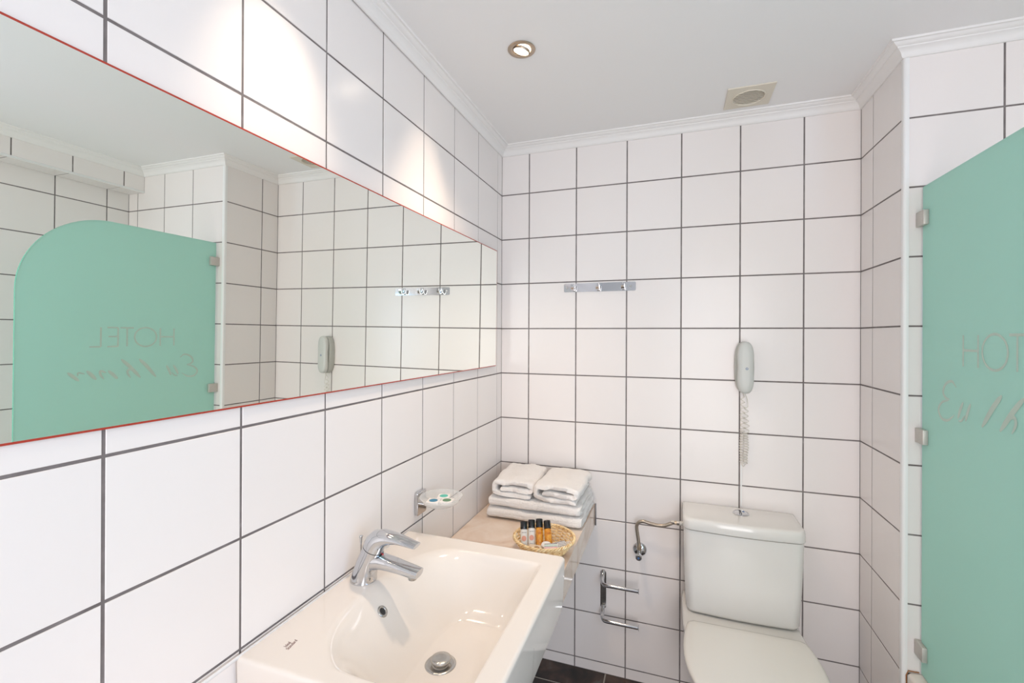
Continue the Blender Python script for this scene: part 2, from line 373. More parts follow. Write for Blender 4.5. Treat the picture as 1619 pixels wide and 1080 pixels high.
SX0, SX1, SY0, SY1, SZ = .0018, .480, -1.362, -.782, .858
def basin_z(x, y):
    d = min(x-SX0+.02, SX1-x, y-SY0, SY1-y); z = SZ
    if d < .007: z -= .007-math.sqrt(max(0, .007**2-(.007-d)**2))
    t = (y+1.082)/.236; xb = .098+.078*min(1.3, abs(t))**3
    def wall(t): t = max(0, min(1, t)); return (1-(1-t)**2.4)*min(1, t*14+.0)**.5
    a = sstep((x-xb+.020)/.175)**.9; b = wall((.432-x)/.085)
    c = wall((y+1.328)/.13); e = wall((-.842-y)/.15)
    dep = .1215*min(1, a*b*c*e*1.05)
    dr = math.hypot(x-.275, y+1.097)
    return z-dep - .0035*sstep(1-dr/.13)*(dep/.1215)
def grid1(a, b, n, e=.009):
    L = [a+e*(1-math.cos(PI/2*k/5)) for k in range(5)]
    L += [a+e+(b-a-2*e)*k/n for k in range(n+1)]
    return L + [b-e*(1-math.cos(PI/2*k/5)) for k in range(4, -1, -1)]
gx, gy = grid1(SX0, SX1, 150), grid1(SY0, SY1, 190)
V = []; F = []; nx, ny = len(gx), len(gy)
rc = .014
def corner(x, y):
    cx = min(x, SX1-rc) if x > SX1-rc else x; cy = min(max(y, SY0+rc), SY1-rc)
    if x > SX1-rc and cy != y:
        dx, dy = x-(SX1-rc), y-cy; m_ = max(abs(dx), abs(dy)); l = math.hypot(dx, dy)
        if l > 0: return (SX1-rc+dx*m_/l, cy+dy*m_/l)
    return x, y
for x in gx:
    for y in gy:
        px_, py_ = corner(x, y); V.append((px_, py_, basin_z(x, y)))
for i in range(nx-1):
    for j in range(ny-1): a = i*ny+j; F.append((a, a+ny, a+ny+1, a+1))
per = [i*ny for i in range(nx)] + [(nx-1)*ny+j for j in range(1, ny)] + [i*ny+ny-1 for i in range(nx-2, -1, -1)] + [j for j in range(ny-2, 0, -1)]
prev = per; cxm, cym = (SX0+SX1)/2, (SY0+SY1)/2
for zz, sh in ((.845, 0), (.80, .001), (.742, .0035), (.7226, .006)):
    cur = []
    for k in per:
        x, y, z = V[k]; cur.append(len(V))
        V.append((x-sh if x > cxm+.1 else x, y-math.copysign(sh, y-cym), zz))
    for q in range(len(per)): F.append((prev[q], prev[(q+1) % len(per)], cur[(q+1) % len(per)], cur[q]))
    prev = cur
F.append(tuple(prev))
sk = thing('washbasin', 'rectangular white ceramic washbasin set on the counter below the mirror', 'washbasin', (0, 0, 0))
obj('basin', mesh('basin', V, F, 60), CERAMIC, sk)
# overflow ring in the sloping back of the bowl
ox, oy = .133, -1.106; oz = basin_z(ox, oy); e_ = .004
nrm = Vector((-(basin_z(ox+e_, oy)-basin_z(ox-e_, oy))/(2*e_), -(basin_z(ox, oy+e_)-basin_z(ox, oy-e_))/(2*e_), 1)).normalized()
q = nrm.to_track_quat('Z', 'X').to_matrix().to_4x4(); Mo = Matrix.Translation((ox, oy, oz)) @ q
V_, F_ = xf(lathe([(.0075, -.004), (.0075, .0012), (.0095, .0024), (.0125, .0018), (.0135, 0), (.0135, -.003)], 28, cap=False), Mo)
ov = obj('overflow_ring', mesh('ovr', V_, F_, 60), CHROMED, sk, 'chrome overflow ring')
V_, F_ = xf(lathe([(.0078, -.002), (.0078, .0008)], 20), Mo); obj('overflow_hole', mesh('ovh', V_, F_), DARK, ov)
dx_, dy_ = .275, -1.097; dz_ = basin_z(dx_, dy_)
V_, F_ = lathe([(.017, -.006), (.018, .0005), (.026, .0022), (.032, .0022), (.034, .0005), (.034, -.006)], 40, (dx_, dy_, dz_), False)
dr = obj('drain_flange', mesh('drain', V_, F_, 50), CHROMED, sk, 'worn chrome drain flange')
V_, F_ = lathe([(.0178, -.004), (.0178, -.002)], 30, (dx_, dy_, dz_)); obj('drain_hole', mesh('dh', V_, F_), DARK, dr)
V_, F_ = lathe([(.015, -.002), (.016, .004), (.0205, .008), (.0222, .0115), (.0215, .0135), (.018, .0152), (.010, .0162), (.0, .0165)], 40, (dx_+.001, dy_, dz_), False)
obj('pop_up_plug', mesh('plug', V_, F_, 50), CHROMED, dr)
# small printed maker's stamp
def text_mesh(body, size, shear=0, extrude=.0001, align='LEFT', sx=1):
    cu = bpy.data.curves.new('lettering', 'FONT'); cu.body = body; cu.size = size; cu.shear = shear; cu.extrude = extrude; cu.align_x = align
    o = bpy.data.objects.new('tmp', cu); C.objects.link(o); dg = bpy.context.evaluated_depsgraph_get()
    m = bpy.data.meshes.new_from_object(o.evaluated_get(dg)); bpy.data.objects.remove(o)
    for v in m.vertices: v.co.x *= sx
    m.materials.clear()
    return m
for k, (wd, x_) in enumerate((('Ideal', .0600), ('Standard', .0690))):
    m_ = text_mesh(wd, .0105, .25, .00008, sx=.74); o = obj('maker_print', m_, STAMP, sk)
    o.matrix_world = Matrix(((-.16, -.987, 0, x_+.004), (.987, -.16, 0, -1.3105-.004*k), (0, 0, 1, SZ+.0002), (0, 0, 0, 1)))
# silicone bead behind the basin
box('silicone_bead', (.0004, SY0-.575, SZ-.004), (.004, SY1-.002, SZ+.003), CAULK, sk, .001, 1)

# ------------------------------------------------------------------ mixer tap
ft = thing('mixer_tap', 'chrome single lever mixer tap standing on the washbasin', 'tap', (.05, -1.06, SZ))
X_, Y_, Zv = Vector((1, 0, 0)), Vector((0, 1, 0)), Vector((0, 0, 1))
def sec(x, z, ang, a, b, n=32, ex=2.0):
    """ring centred at x,z in the tap's plane; ang = tilt of its axis from vertical towards the room"""
    u = Vector((math.cos(R(ang)), 0, -math.sin(R(ang)))); return ring((x, 0, z), u, Y_, a, b, n, ex)
V_, F_ = loft([sec(-.003, 0.0, 0, .0315, .031), sec(-.003, .003, 0, .0315, .031), sec(-.002, .007, 2, .030, .0295), sec(.003, .025, 9, .0285, .028), sec(.011, .048, 14, .027, .0262), sec(.020, .068, 18, .0255, .024), sec(.0245, .079, 22, .0255, .024)])
obj('tap_body', mesh('tap_body', V_, F_, 50), CHROME, ft)
# spout, flat and wide
V_, F_ = loft([sec(.020, .048, 80, .020, .0215, 32, 2.4), sec(.045, .052, 88, .017, .0205, 32, 2.6), sec(.075, .050, 94, .014, .0195, 32, 3), sec(.105, .046, 97, .0115, .0185, 32, 3.2), sec(.132, .042, 99, .0108, .0180, 32, 3.2), sec(.150, .0405, 100, .0090, .017, 32, 3)])
sp = obj('spout', mesh('spout', V_, F_, 50), CHROME, ft)
V_, F_ = lathe([(.0095, .024), (.0105, .026), (.0105, .034), (.008, .036)], 24, (.132, 0, 0)); obj('aerator', mesh('aer', V_, F_, 40), CHROMED, sp)
# handle: dome turning into a flat lever with an open loop end
V_, F_ = loft([sec(.025, .0795, 22, .0258, .0245), sec(.0265, .084, 25, .026, .0248), sec(.032, .094, 34, .026, .0245), sec(.042, .104, 52, .0235, .0235), sec(.056, .109, 72, .019, .0225), sec(.074, .111, 86, .014, .021), sec(.094, .1105, 95, .010, .0195), sec(.112, .108, 100, .0075, .0185), sec(.128, .105, 100, .006, .0175), sec(.143, .1025, 100, .0045, .0165)])
hd = obj('lever_handle', mesh('handle', V_, F_, 50), CHROME, ft)
V_, F_ = loft([sec(.0248, .0785, 22, .0262, .0247), sec(.0252, .0800, 22, .0262, .0247)]); obj('joint_ring', mesh('jr', V_, F_, 40), DARK, ft)
V_, F_ = tube([(-.026, .020, .0), (-.026, .020, .05), (-.026, .020, .074)], .0021, 10); rd = obj('pull_rod', mesh('rod', V_, F_, 40), CHROMED, ft)
V_, F_ = lathe([(.002, 0), (.0032, .006), (.0042, .016), (.0052, .0185), (.0048, .021), (.002, .022)], 20, (-.026, .020, .072)); obj('rod_knob', mesh('knob', V_, F_, 40), CHROME, rd)
V_, F_ = xf(lathe([(.0022, 0), (.0022, .0012)], 14), Matrix.Translation((.0505, 0, .0675)) @ Matrix.Rotation(R(35), 4, 'Y'))
obj('red_dot', mesh('dot', V_, F_), RED, ft, 'tiny red hot water mark')

# ------------------------------------------------------------------ soap dish
sd = thing('soap_dish_holder', 'chrome wall holder with clear round soap dish between mirror and basin', 'soap dish', (.0, -.728, .93))
V_, F_ = prism(rrect(-.027, -.036, .027, .036, .006), 0, .009)
bm = bmesh.new(); m_ = mesh('plate', [(z, x, y) for x, y, z in V_], F_); bm.from_mesh(m_)
bmesh.ops.bevel(bm, geom=[e for e in bm.edges if all(abs(v.co.x-.009) < 1e-5 for v in e.verts)], offset=.002, segments=2, affect='EDGES')
pl = obj('back_plate', bmm('plate', bm, 40), CHROME, sd, loc=(.0005, .004, -.006))
V_, F_ = tube(catmull([(.006, 0, -.010), (.03, 0, -.0105), (.062, 0, -.0085)], 5), .0034, 10); obj('support_arm', mesh('arm', V_, F_, 40), CHROME, sd)
cx_, cy_ = .078, .0
pts = [ring((cx_, cy_, z_), X_, Y_, r_, r_*1.02, 48) for r_, z_ in ((.0001, -.0045), (.030, -.0045), (.040, -.0035), (.050, .002), (.058, .010), (.0625, .0185), (.0648, .0215), (.0652, .0228), (.0640, .0232), (.0612, .0195), (.0565, .0115), (.0487, .0045), (.0392, -.0012), (.030, -.002), (.0001, -.002))]
V_, F_ = loft(pts, False); obj('clear_dish', mesh('dish', V_, F_, 60), CLEAR, sd, 'clear plastic dish')
def soap(x, y, rz, mat, lab):
    t = thing('soap_packet', lab, 'soap', (x, y, .9365), rz, 'wrapped soaps in the clear dish')
    bm = bmesh.new(); box_bm(bm, (-.0190, -.0190, 0), (.0190, .0190, .010), .0015, 2); obj('packet', bmm('pk', bm, 40), PAPERW, t)
    V_, F_ = lathe([(.0130, .0100), (.0130, .01025)], 24); obj('round_print', mesh('rp', V_, F_), mat, t)
soap(.066, -.754, .25, BLUEP, 'small white wrapped soap with blue round print in the clear dish')
soap(.103, -.738, .15, GREENP, 'small white wrapped soap with dark green round print in the clear dish')
soap(.077, -.708, .3, TEAL, 'small white wrapped soap with teal round print in the clear dish')

# ------------------------------------------------------------------ towels
def ribbon(pathpts, th, L, nseg=22, sub=7, amp=.0016, seed=0, swap=False, waist=0.0):
    """folded sheet: path in (a,b) plane with thickness th, extruded along the third axis by L"""
    P = catmull([(p[0], p[1], 0) for p in pathpts], sub); n = len(P); L1 = []; L2 = []
    for i, p in enumerate(P):
        t = (P[min(i+1, n-1)]-P[max(i-1, 0)]).normalized(); nn = Vector((-t.y, t.x, 0))
        k = min(1, (i+.6)/3, (n-1-i+.6)/3); k = math.sqrt(k)
        L1.append(p+nn*th/2*k); L2.append(p-nn*th/2*k)
    loop = L1+L2[::-1]; secs = []
    cen = sum(loop, Vector())/len(loop)
    for s in range(nseg+1):
        f = s/nseg; l = (f-.5)*L; e = min(f, 1-f)*L; kk = 0 if e > .008 else (.008-e)/.008
        rg = []
        for i, p in enumerate(loop):
            mid = (L1[min(i, 2*n-1-i)]+L2[min(i, 2*n-1-i)])/2
            q = p.lerp(mid, .35*kk*kk)
            nz_ = noise.noise_vector(Vector((q.x*22+seed, q.y*22, l*16))) * amp*1.6 + noise.noise_vector(Vector((q.x*90, q.y*90+seed, l*90)))*amp*.5
            q = q+Vector((nz_.x, nz_.y, 0)); ll = l+nz_.z*1.2
            rg.append((q.x, ll, q.y))
        secs.append(rg)
    V_, F_ = loft(secs)
    bm = bmesh.new(); m_ = mesh('t', V_, F_); bm.from_mesh(m_)
    bmesh.ops.triangulate(bm, faces=[f for f in bm.faces if len(f.verts) > 4])
    return bm
# hand towels: ends face the camera
def hand_towel(x, y, z, rz, lab, seed, w_=.165, h=.062, fl=1):
    th = .0200
    pp = [(w_*.46, -.002+th*.5), (w_*.2, th*.5), (-w_*.2, th*.55), (-w_*.40, th*.9), (-w_*.5+th*.6, h*.45), (-w_*.42, h*.80), (-w_*.22, h-th*.5), (w_*.05, h-th*.35), (w_*.33, h-th*.55), (w_*.46, h*.74), (w_*.46, h*.52), (w_*.36, h*.44), (w_*.1, h*.47), (-w_*.15, h*.50), (-w_*.28, h*.52)]
    t = ribbon([(fl*a, b) for a, b in pp], th, .262, 26, 6, .0034, seed)
    o = obj('hand_towel', bmm('hand_towel', t, 70), TERRY); o.location = (x, y, z); o.rotation_euler = (0, 0, rz)
    return tag(o, lab, 'towel', 'folded hand towels on top of the stack')
def bath_towel(x0, x1, y0, y1, z, h, lab, seed, rz=0):
    th = h*.49; d = y1-y0; L = x1-x0
    pp = [(d*.5, th*.5), (d*.2, th*.5), (-d*.25, th*.5), (-d*.44, th*.62), (-d*.5+th*.55, h*.5), (-d*.44, h-th*.62), (-d*.25, h-th*.5), (d*.2, h-th*.5), (d*.5-th*.4, h-th*.5)]
    bm = ribbon(pp, th, L, 36, 6, .0024, seed)
    for v in bm.verts:                      # extrude axis becomes world x
        v.co = Vector((v.co.y, v.co.x, v.co.z))
    o = obj('bath_towel', bmm('bath_towel', bm, 70), TERRY); o.location = ((x0+x1)/2, (y0+y1)/2, z); o.rotation_euler = (0, 0, rz)
    return tag(o, lab, 'towel', 'large folded bath towels in the stack')
bath_towel(.052, .432, -.304, -.022, .7256, .0420, 'large folded white bath towel at the bottom of the stack on the marble', 3)
b2 = bath_towel(.060, .426, -.300, -.028, .7697, .0400, 'large folded white bath towel with embossed key band, second from bottom', 11)
# embossed band on the front fold of the second towel
bm = bmesh.new()
from mathutils.bvhtree import BVHTree
tw = bmesh.new(); tw.from_mesh(b2.data); bvh = BVHTree.FromBMesh(tw); tw.free()
def emboss(xa, za, xb, zb):
    n_ = max(1, round(max(xb-xa, zb-za)/.0035))
    for q_ in range(n_):
        f0, f1 = q_/n_, (q_+1)/n_
        c_ = (xa+(xb-xa)*f0, xa+(xb-xa)*f1, za, zb) if xb-xa > zb-za else (xa, xb, za+(zb-za)*f0, za+(zb-za)*f1)
        h_ = bvh.ray_cast(Vector(((c_[0]+c_[1])/2, -1, (c_[2]+c_[3])/2)), Vector((0, 1, 0)))[0]
        if h_: box_bm(bm, (c_[0], h_.y-.0010, c_[2]), (c_[1]+.0003, h_.y+.003, c_[3]+.0003))
for xx in (-.052, .040): emboss(xx, .006, xx+.0022, .034)
for k in range(2):
    x0 = -.040+k*.040
    for a, b in (((0, .010), (.030, .0125)), ((0, .010), (.0025, .031)), ((0, .0285), (.022, .031)), ((.0195, .017), (.022, .031)), ((.010, .017), (.022, .0195))):
        emboss(x0+a[0], a[1], x0+b[0], b[1])
obj('key_band', bmm('key_band', bm, 40), TERRY, b2)
hand_towel(.148, -.162, .8110, .05, 'folded white hand towel on the left top of the towel stack', 21, .168, .064, 1)
hand_towel(.332, -.168, .8110, -.02, 'folded white hand towel on the right top of the towel stack', 37, .176, .066, 1)

# ------------------------------------------------------------------ wicker basket with toiletries
BX, BY, BZ = .341, -.490, .7235
bk = thing('wicker_basket', 'round shallow wicker basket of toiletries on the marble counter', 'basket', (BX, BY, BZ))
def brad(h): return .066+.034*(h/.044)**.8
parts = []
NS = 26
for lev in range(10):
    h = .004+lev*.0041; r0 = brad(h); P = []
    for k in range(NS*4):
        a = 2*PI*k/(NS*4); s = math.cos(a*NS/2+PI*(lev % 2)); P.append(((r0+.0019*s)*math.cos(a), (r0+.0019*s)*math.sin(a), h+.0004*math.sin(a*3)))
    parts.append(tube(P, .0021, 5, True))
V_, F_ = merge(parts); o = obj('wall_weave', mesh('weave', V_, F_, 70), WICKER, bk); o['kind'] = 'stuff'
parts = []
for k in range(NS):
    a = 2*PI*(k+.5)/NS; P = [((brad(h))*math.cos(a), (brad(h))*math.sin(a), h) for h in (.0035, .012, .024, .036, .044)]
    parts.append(tube(P, .0016, 5))
V_, F_ = merge(parts); o = obj('stakes', mesh('stakes', V_, F_, 70), WICKER, bk); o['kind'] = 'stuff'
parts = []
for s in range(3):
    P = []
    for k in range(120):
        a = 2*PI*k/120; ph = a*18+s*2*PI/3; rr = .1010+.0036*math.cos(ph); P.append((rr*math.cos(a), rr*math.sin(a), .0455+.0036*math.sin(ph)))
    parts.append(tube(P, .0026, 6, True))
V_, F_ = merge(parts); obj('braided_rim', mesh('rim', V_, F_, 70), WICKER, bk)
parts = []
for k in range(8): parts.append(tube([((.066-.008*k)*math.cos(2*PI*j/48), (.066-.008*k)*math.sin(2*PI*j/48), .003+.0006*math.cos(j*PI/2+k*PI)) for j in range(48)], .0042 if k else .003, 5, True))
V_, F_ = merge(parts); o = obj('base_weave', mesh('base', V_, F_, 70), WICKER, bk); o['kind'] = 'stuff'

def bottle(base, top, kind, lab):
    base, top = Vector(base), Vector(top); ax = (top-base).normalized(); H = (top-base).length
    M = Matrix.Translation(base) @ ax.to_track_quat('Z', 'Y').to_matrix().to_4x4()
    t = thing('toiletry_bottle', lab, 'bottle', (0, 0, 0), 0, 'small toiletry bottles in the basket'); t.matrix_world = M
    # local -Y-ish side must face the camera for the print
    camd = (M.inverted() @ Vector((.746, -1.98, 1.445))); fa = math.atan2(camd.y, camd.x)
    r = .0121; hb = H*.70
    prof_ = [(.0001, 0), (r*.85, 0), (r, .0015), (r, hb-.004), (r*.93, hb-.001), (r*.72, hb), (r*.72, hb+.001)]
    V_, F_ = lathe(prof_, 28, cap=False); obj('bottle_body', mesh('bb', V_, F_, 40), AMBER if kind == 'amber' else LOTION, t)
    prof_ = [(r*.98, hb+.0005), (r*.99, hb+.001), (r*.97, H-.002), (r*.9, H), (.0001, H)]
    V_, F_ = lathe(prof_, 28, cap=False); obj('cap', mesh('cp', V_, F_, 40), BLACK, t)
    def onb(pts_, mat, nm):      # patch wrapped on the cylinder, points (arc, z)
        rr = r+.0004; ca = sum(p[0] for p in pts_)/len(pts_); cz = sum(p[1] for p in pts_)/len(pts_); nn = len(pts_)
        P2 = [(ca+(a-ca)*f, cz+(z-cz)*f) for f in (.3, .6, .85, 1) for a, z in pts_]; V_ = [(rr*math.cos(fa+a/r), rr*math.sin(fa+a/r), z) for a, z in P2]
        F_ = [tuple(range(nn))] + [(q*nn+i, q*nn+(i+1) % nn, (q+1)*nn+(i+1) % nn, (q+1)*nn+i) for q in range(3) for i in range(nn)]
        m_ = bpy.data.meshes.new(nm); m_.from_pydata(V_, [], F_); m_.update(); obj(nm, m_, mat, t)
    if kind == 'white':
        zc = hb*.50; onb([(.0080*math.cos(2*PI*k/20), zc+.0086*math.sin(2*PI*k/20)) for k in range(20)], CORAL, 'coral_print')
        V2 = []; F2 = []
        for zz, xs in ((hb*.80, (-.0075, -.0045, -.002, .001, .004, .0068)), (hb*.20, (-.006, -.0035, -.001, .0015, .004))):
            for i_, a in enumerate(xs):
                wq = .0016 if i_ % 2 else .0011; hq = .0022 if zz > hb*.5 else .0013; rr = r+.0004; o_ = len(V2)
                for da, dz in ((0, 0), (wq, 0), (wq, hq), (0, hq)): V2.append((rr*math.cos(fa+(a+da)/r), rr*math.sin(fa+(a+da)/r), zz+dz))
                F2.append((o_, o_+1, o_+2, o_+3))
            m_ = bpy.data.meshes.new('pr'); m_.from_pydata(V2, [], F2); m_.update(); obj('dark_print', m_, INK, t); V2 = []; F2 = []
bottle((.281, -.522, .7350), (.269, -.490, .8100), 'white', 'white lotion bottle with coral round print, leftmost in the basket')
bottle((.305, -.514, .7350), (.292, -.475, .8130), 'white', 'white lotion bottle with coral round print, beside the amber bottles')
bottle((.331, -.508, .7350), (.317, -.466, .8160), 'amber', 'amber gel bottle with black cap between the white and other amber bottle')
bottle((.364, -.507, .7380), (.3435, -.464, .8130), 'amber', 'amber gel bottle with black cap, rightmost in the basket')
def packet(nm, x, y, z, rx, ry, rz, sx, sy, sz, mat, lab, cat, bev=.002):
    t = thing(nm, lab, cat, (x, y, z)); t.rotation_euler = (rx, ry, rz)
    bm = bmesh.new(); box_bm(bm, (-sx/2, -sy/2, 0), (sx/2, sy/2, sz), bev, 2); obj('packet', bmm('pk', bm, 50), mat, t); return t
p1 = packet('wrapped_soap', .333, -.553, .7440, R(10), R(3), R(10), .056, .038, .014, BEIGE, 'beige wrapped guest soap with brown round print in the basket', 'soap', .004)
V_, F_ = lathe([(.0095, .014), (.0095, .0143)], 24, (0, 0, 0)); obj('round_print', mesh('rp', V_, F_), BROWN, p1)
for k, (x, y, z, rz) in enumerate(((.402, -.520, .7620, .6), (.380, -.550, .7660, .2))):
    p_ = packet('striped_sachet', x, y, z, R(14), R(-6), rz, .044, .026, .004, PAPERW, ('small white sachet with dark stripes in the basket', 'small white sachet with mint and red stripes in the basket')[k], 'sachet', .001)
    for q_ in range(4):
        mt_ = INK if k == 0 else (RED, INK, MINT, INK)[q_]
        box('stripe', (-.021, -.010+q_*.0062, .0040), (.021, -.0078+q_*.0062, .0043), mt_, p_)
V_, F_ = lathe([(.0001, 0), (.012, .0005), (.0165, .003), (.0145, .0065), (.006, .0085), (.0001, .0088)], 28, cap=False)
o = obj('cotton_pad', mesh('cp', V_, F_, 60), PAPERW); o.location = (.361, -.537, .7620); o.rotation_euler = (R(8), 0, 0)
tag(o, 'small round white cotton pad lying below the amber bottle', 'cotton pad')
V_, F_ = loft([ring((0, 0, z_), X_, Y_, a_, b_, 24, 2.6) for a_, b_, z_ in ((.012, .01, 0), (.022, .016, .003), (.024, .018, .008), (.018, .013, .013), (.006, .004, .0145))])
V_ = [Vector(v)+noise.noise_vector(Vector(v)*120)*.0014 for v in V_]
o = obj('plastic_sachet', mesh('ps', V_, F_, 60), CLEAR); o.location = (.418, -.498, .7480); o.rotation_euler = (R(5), R(-20), .3)
tag(o, 'crumpled clear plastic sachet at the right of the basket', 'sachet')

# ------------------------------------------------------------------ ceiling lamp(s)
for i, (lx, ly) in enumerate(LAMPS):
    t = thing('recessed_spotlight', ('lit recessed ceiling spotlight in a satin bronze ring near the left wall', 'second recessed ceiling spotlight, above the washbasin and out of the frame')[i], 'lamp', (lx, ly, CEIL))
    V_, F_ = lathe([(.0405, -.0004), (.0420, -.0025), (.0405, -.0045), (.031, -.0055), (.0275, -.0035), (.0270, .000)], 48, cap=False)
    obj('outer_ring', mesh('ring', V_, F_, 50), LAMPRING, t)
    tilt = Matrix.Translation((-.001, 0, -.0065)) @ Matrix.Rotation(R(16), 4, 'Y') @ Matrix.Rotation(R(4), 4, 'X')
    V_, F_ = xf(lathe([(.0255, .0055), (.0262, .0), (.0250, -.0025), (.0225, -.0022), (.0215, .0015)], 40, cap=False), tilt)
    obj('gimbal_ring', mesh('gim', V_, F_, 50), LAMPRING, t)
    V_, F_ = xf(lathe([(.0001, -.0016), (.0216, -.0008), (.0216, .001)], 32, cap=False), tilt)
    obj('halogen_bulb', mesh('bulb', V_, F_, 40), GLOW, t, 'glowing halogen lens')

# unseen opal globe added behind the camera for warm fill
t = thing('fill_globe', 'round opal glass globe added behind the camera for warm fill light', 'lamp', (1.15, -2.45, CEIL))
V_, F_ = lathe([(.0001, -.0005), (.07, -.0005), (.07, -.015), (.0001, -.015)], 32, cap=False); obj('fill_globe_base', mesh('lb', V_, F_, 40), TRIMW, t)
V_, F_ = lathe([(.06, -.016), (.095, -.04), (.11, -.075), (.095, -.115), (.055, -.14), (.0001, -.148)], 32, cap=False)
FILLGLOW = bpy.data.materials.new('fill_globe_glow'); FILLGLOW.use_nodes = True
b_ = B(FILLGLOW); b_.inputs['Emission Color'].default_value = (1, .88, .76, 1); b_.inputs['Emission Strength'].default_value = 3
obj('fill_globe_shade', mesh('os', V_, F_, 60), FILLGLOW, t)

# ------------------------------------------------------------------ ceiling vent
vt = thing('ceiling_vent', 'square beige ceiling vent with round louvred grille near the back wall', 'vent', (1.003, -.151, CEIL))
hs = .0755; n = 40
bm = bmesh.new(); outer = []; inner = []
for k in range(n):
    a = 2*PI*k/n; c_, s_ = math.cos(a), math.sin(a); m_ = max(abs(c_), abs(s_)); outer.append((hs*c_/m_, hs*s_/m_)); inner.append((.052*c_, .052*s_))
V = []; F = []
for P, z in ((outer, 0), (outer, -.004), (inner, -.006), (inner, 0)): V += [(x, y, z) for x, y in P]
for r0 in range(3):
    for k in range(n): F.append((r0*n+k, r0*n+(k+1) % n, (r0+1)*n+(k+1) % n, (r0+1)*n+k))
obj('face_plate', mesh('vp', V, F, 30), VENT, vt)
V_, F_ = lathe([(.050, -.005), (.052, -.0085), (.0545, -.0085), (.056, -.005)], 48, cap=False); obj('round_rim', mesh('vr', V_, F_, 50), VENT, vt)
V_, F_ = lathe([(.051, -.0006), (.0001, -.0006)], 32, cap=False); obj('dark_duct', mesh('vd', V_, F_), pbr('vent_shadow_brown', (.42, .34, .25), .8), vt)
for k in range(9):
    y_ = -.0435+k*.0109; hx = math.sqrt(max(0, .0508**2-y_*y_))
    M = Matrix.Translation((0, y_, -.0042)) @ Matrix.Rotation(R(14), 4, 'X')
    bm = bmesh.new(); box_bm(bm, (-hx, -.0034, -.0008), (hx, .0034, .0008)); bmesh.ops.transform(bm, matrix=M, verts=bm.verts)
    obj('louvre', bmm('lv', bm), VENT, vt)

# ------------------------------------------------------------------ hook rail
hk = thing('hook_rail', 'chrome wall rail with three hooks on the back wall tiles', 'hook rail', (.448, 0, 1.6575))
V_, F_ = prism(rrect(-.1535, -.0185, .1535, .0185, .006), 0, .0022)
rl = obj('rail_plate', mesh('rp', [(x, -z-.0003, y) for x, y, z in V_], F_, 40), CHROME, hk)
for hx in (-.109, -.002, .103):
    pp = [(hx, -.002, -.004), (hx, -.008, -.009), (hx, -.018, -.0135), (hx, -.030, -.011), (hx, -.037, -.001), (hx, -.039, .009)]
    P = catmull(pp, 5); secs = []
    for i_, p in enumerate(P):
        t_ = (P[min(i_+1, len(P)-1)]-P[max(i_-1, 0)]).normalized(); nn = t_.cross(X_)
        secs.append([p+X_*.0065+nn*.0011, p-X_*.0065+nn*.0011, p-X_*.0065-nn*.0011, p+X_*.0065-nn*.0011])
    V_, F_ = loft(secs); h_ = obj('hook', mesh('hook', V_, F_, 40), CHROME, hk)
    bm = bmesh.new(); box_bm(bm, (hx-.0065, -.006, -.004), (hx+.0065, -.002, .016), .001, 2); obj('hook_tab', bmm('ht', bm, 40), CHROME, h_)
for sx_ in (-.139, .133):
    V_, F_ = lathe([(.0001, .0018), (.003, .0016), (.0042, 0)], 16, cap=False); obj('screw', mesh('sc', [(x+sx_, -z-.0025, y) for x, y, z in V_], F_, 40), CHROMED, hk)

# ------------------------------------------------------------------ telephone
ph = thing('wall_telephone', 'light grey slim wall telephone with coiled cord on the back wall', 'telephone', (1.010, 0, 1.328))
def capsule_ring(y, wx, wz, waist=0, n=48, dx=0):
    P = []
    for k in range(n):
        a = 2*PI*k/n; c_, s_ = math.cos(a), math.sin(a)
        z = math.copysign(abs(s_)**.72, s_)*wz; x = math.copysign(abs(c_)**.72, c_)*wx
        x *= 1-waist*math.exp(-(z/(wz*.45))**2); P.append((x+dx, y, z))
    return P
V_, F_ = loft([capsule_ring(y, a, b) for y, a, b in ((-.0005, .0325, .097), (-.012, .034, .099), (-.026, .033, .098), (-.034, .0305, .096), (-.036, .027, .091))])
obj('phone_base', mesh('pb', V_, F_, 60), PHONEB, ph)
secs = []
for y, a, b in ((-.0372, .026, .089), (-.040, .0300, .0965), (-.046, .0315, .0985), (-.053, .0310, .098), (-.059, .0285, .0955), (-.062, .0225, .088), (-.063, .012, .07)):
    secs.append(capsule_ring(y, a, b, .13))
V_, F_ = loft(secs)
V_ = [(x, y-.012*(1-math.exp(-(z/.05)**2))*0+(.008*math.exp(-(z/.045)**2) if y > -.042 else 0)*-1, z) for x, y, z in V_]
hs_ = obj('handset', mesh('hsn', V_, F_, 60), PHONE, ph)
V_, F_ = lathe([(.0045, .0625), (.0045, .0638), (.0001, .0638)], 20, cap=False); obj('blue_badge', mesh('bdg', [(x+.003, -z, y-.003) for x, y, z in V_], F_, 40), BLUE, hs_, 'small round blue badge')
V_, F_ = lathe([(.0026, .0637), (.0026, .0641), (.0001, .0641)], 14, cap=False); obj('badge_centre', mesh('bdc', [(x+.003, -z, y-.003) for x, y, z in V_], F_, 40), PHONE, hs_)
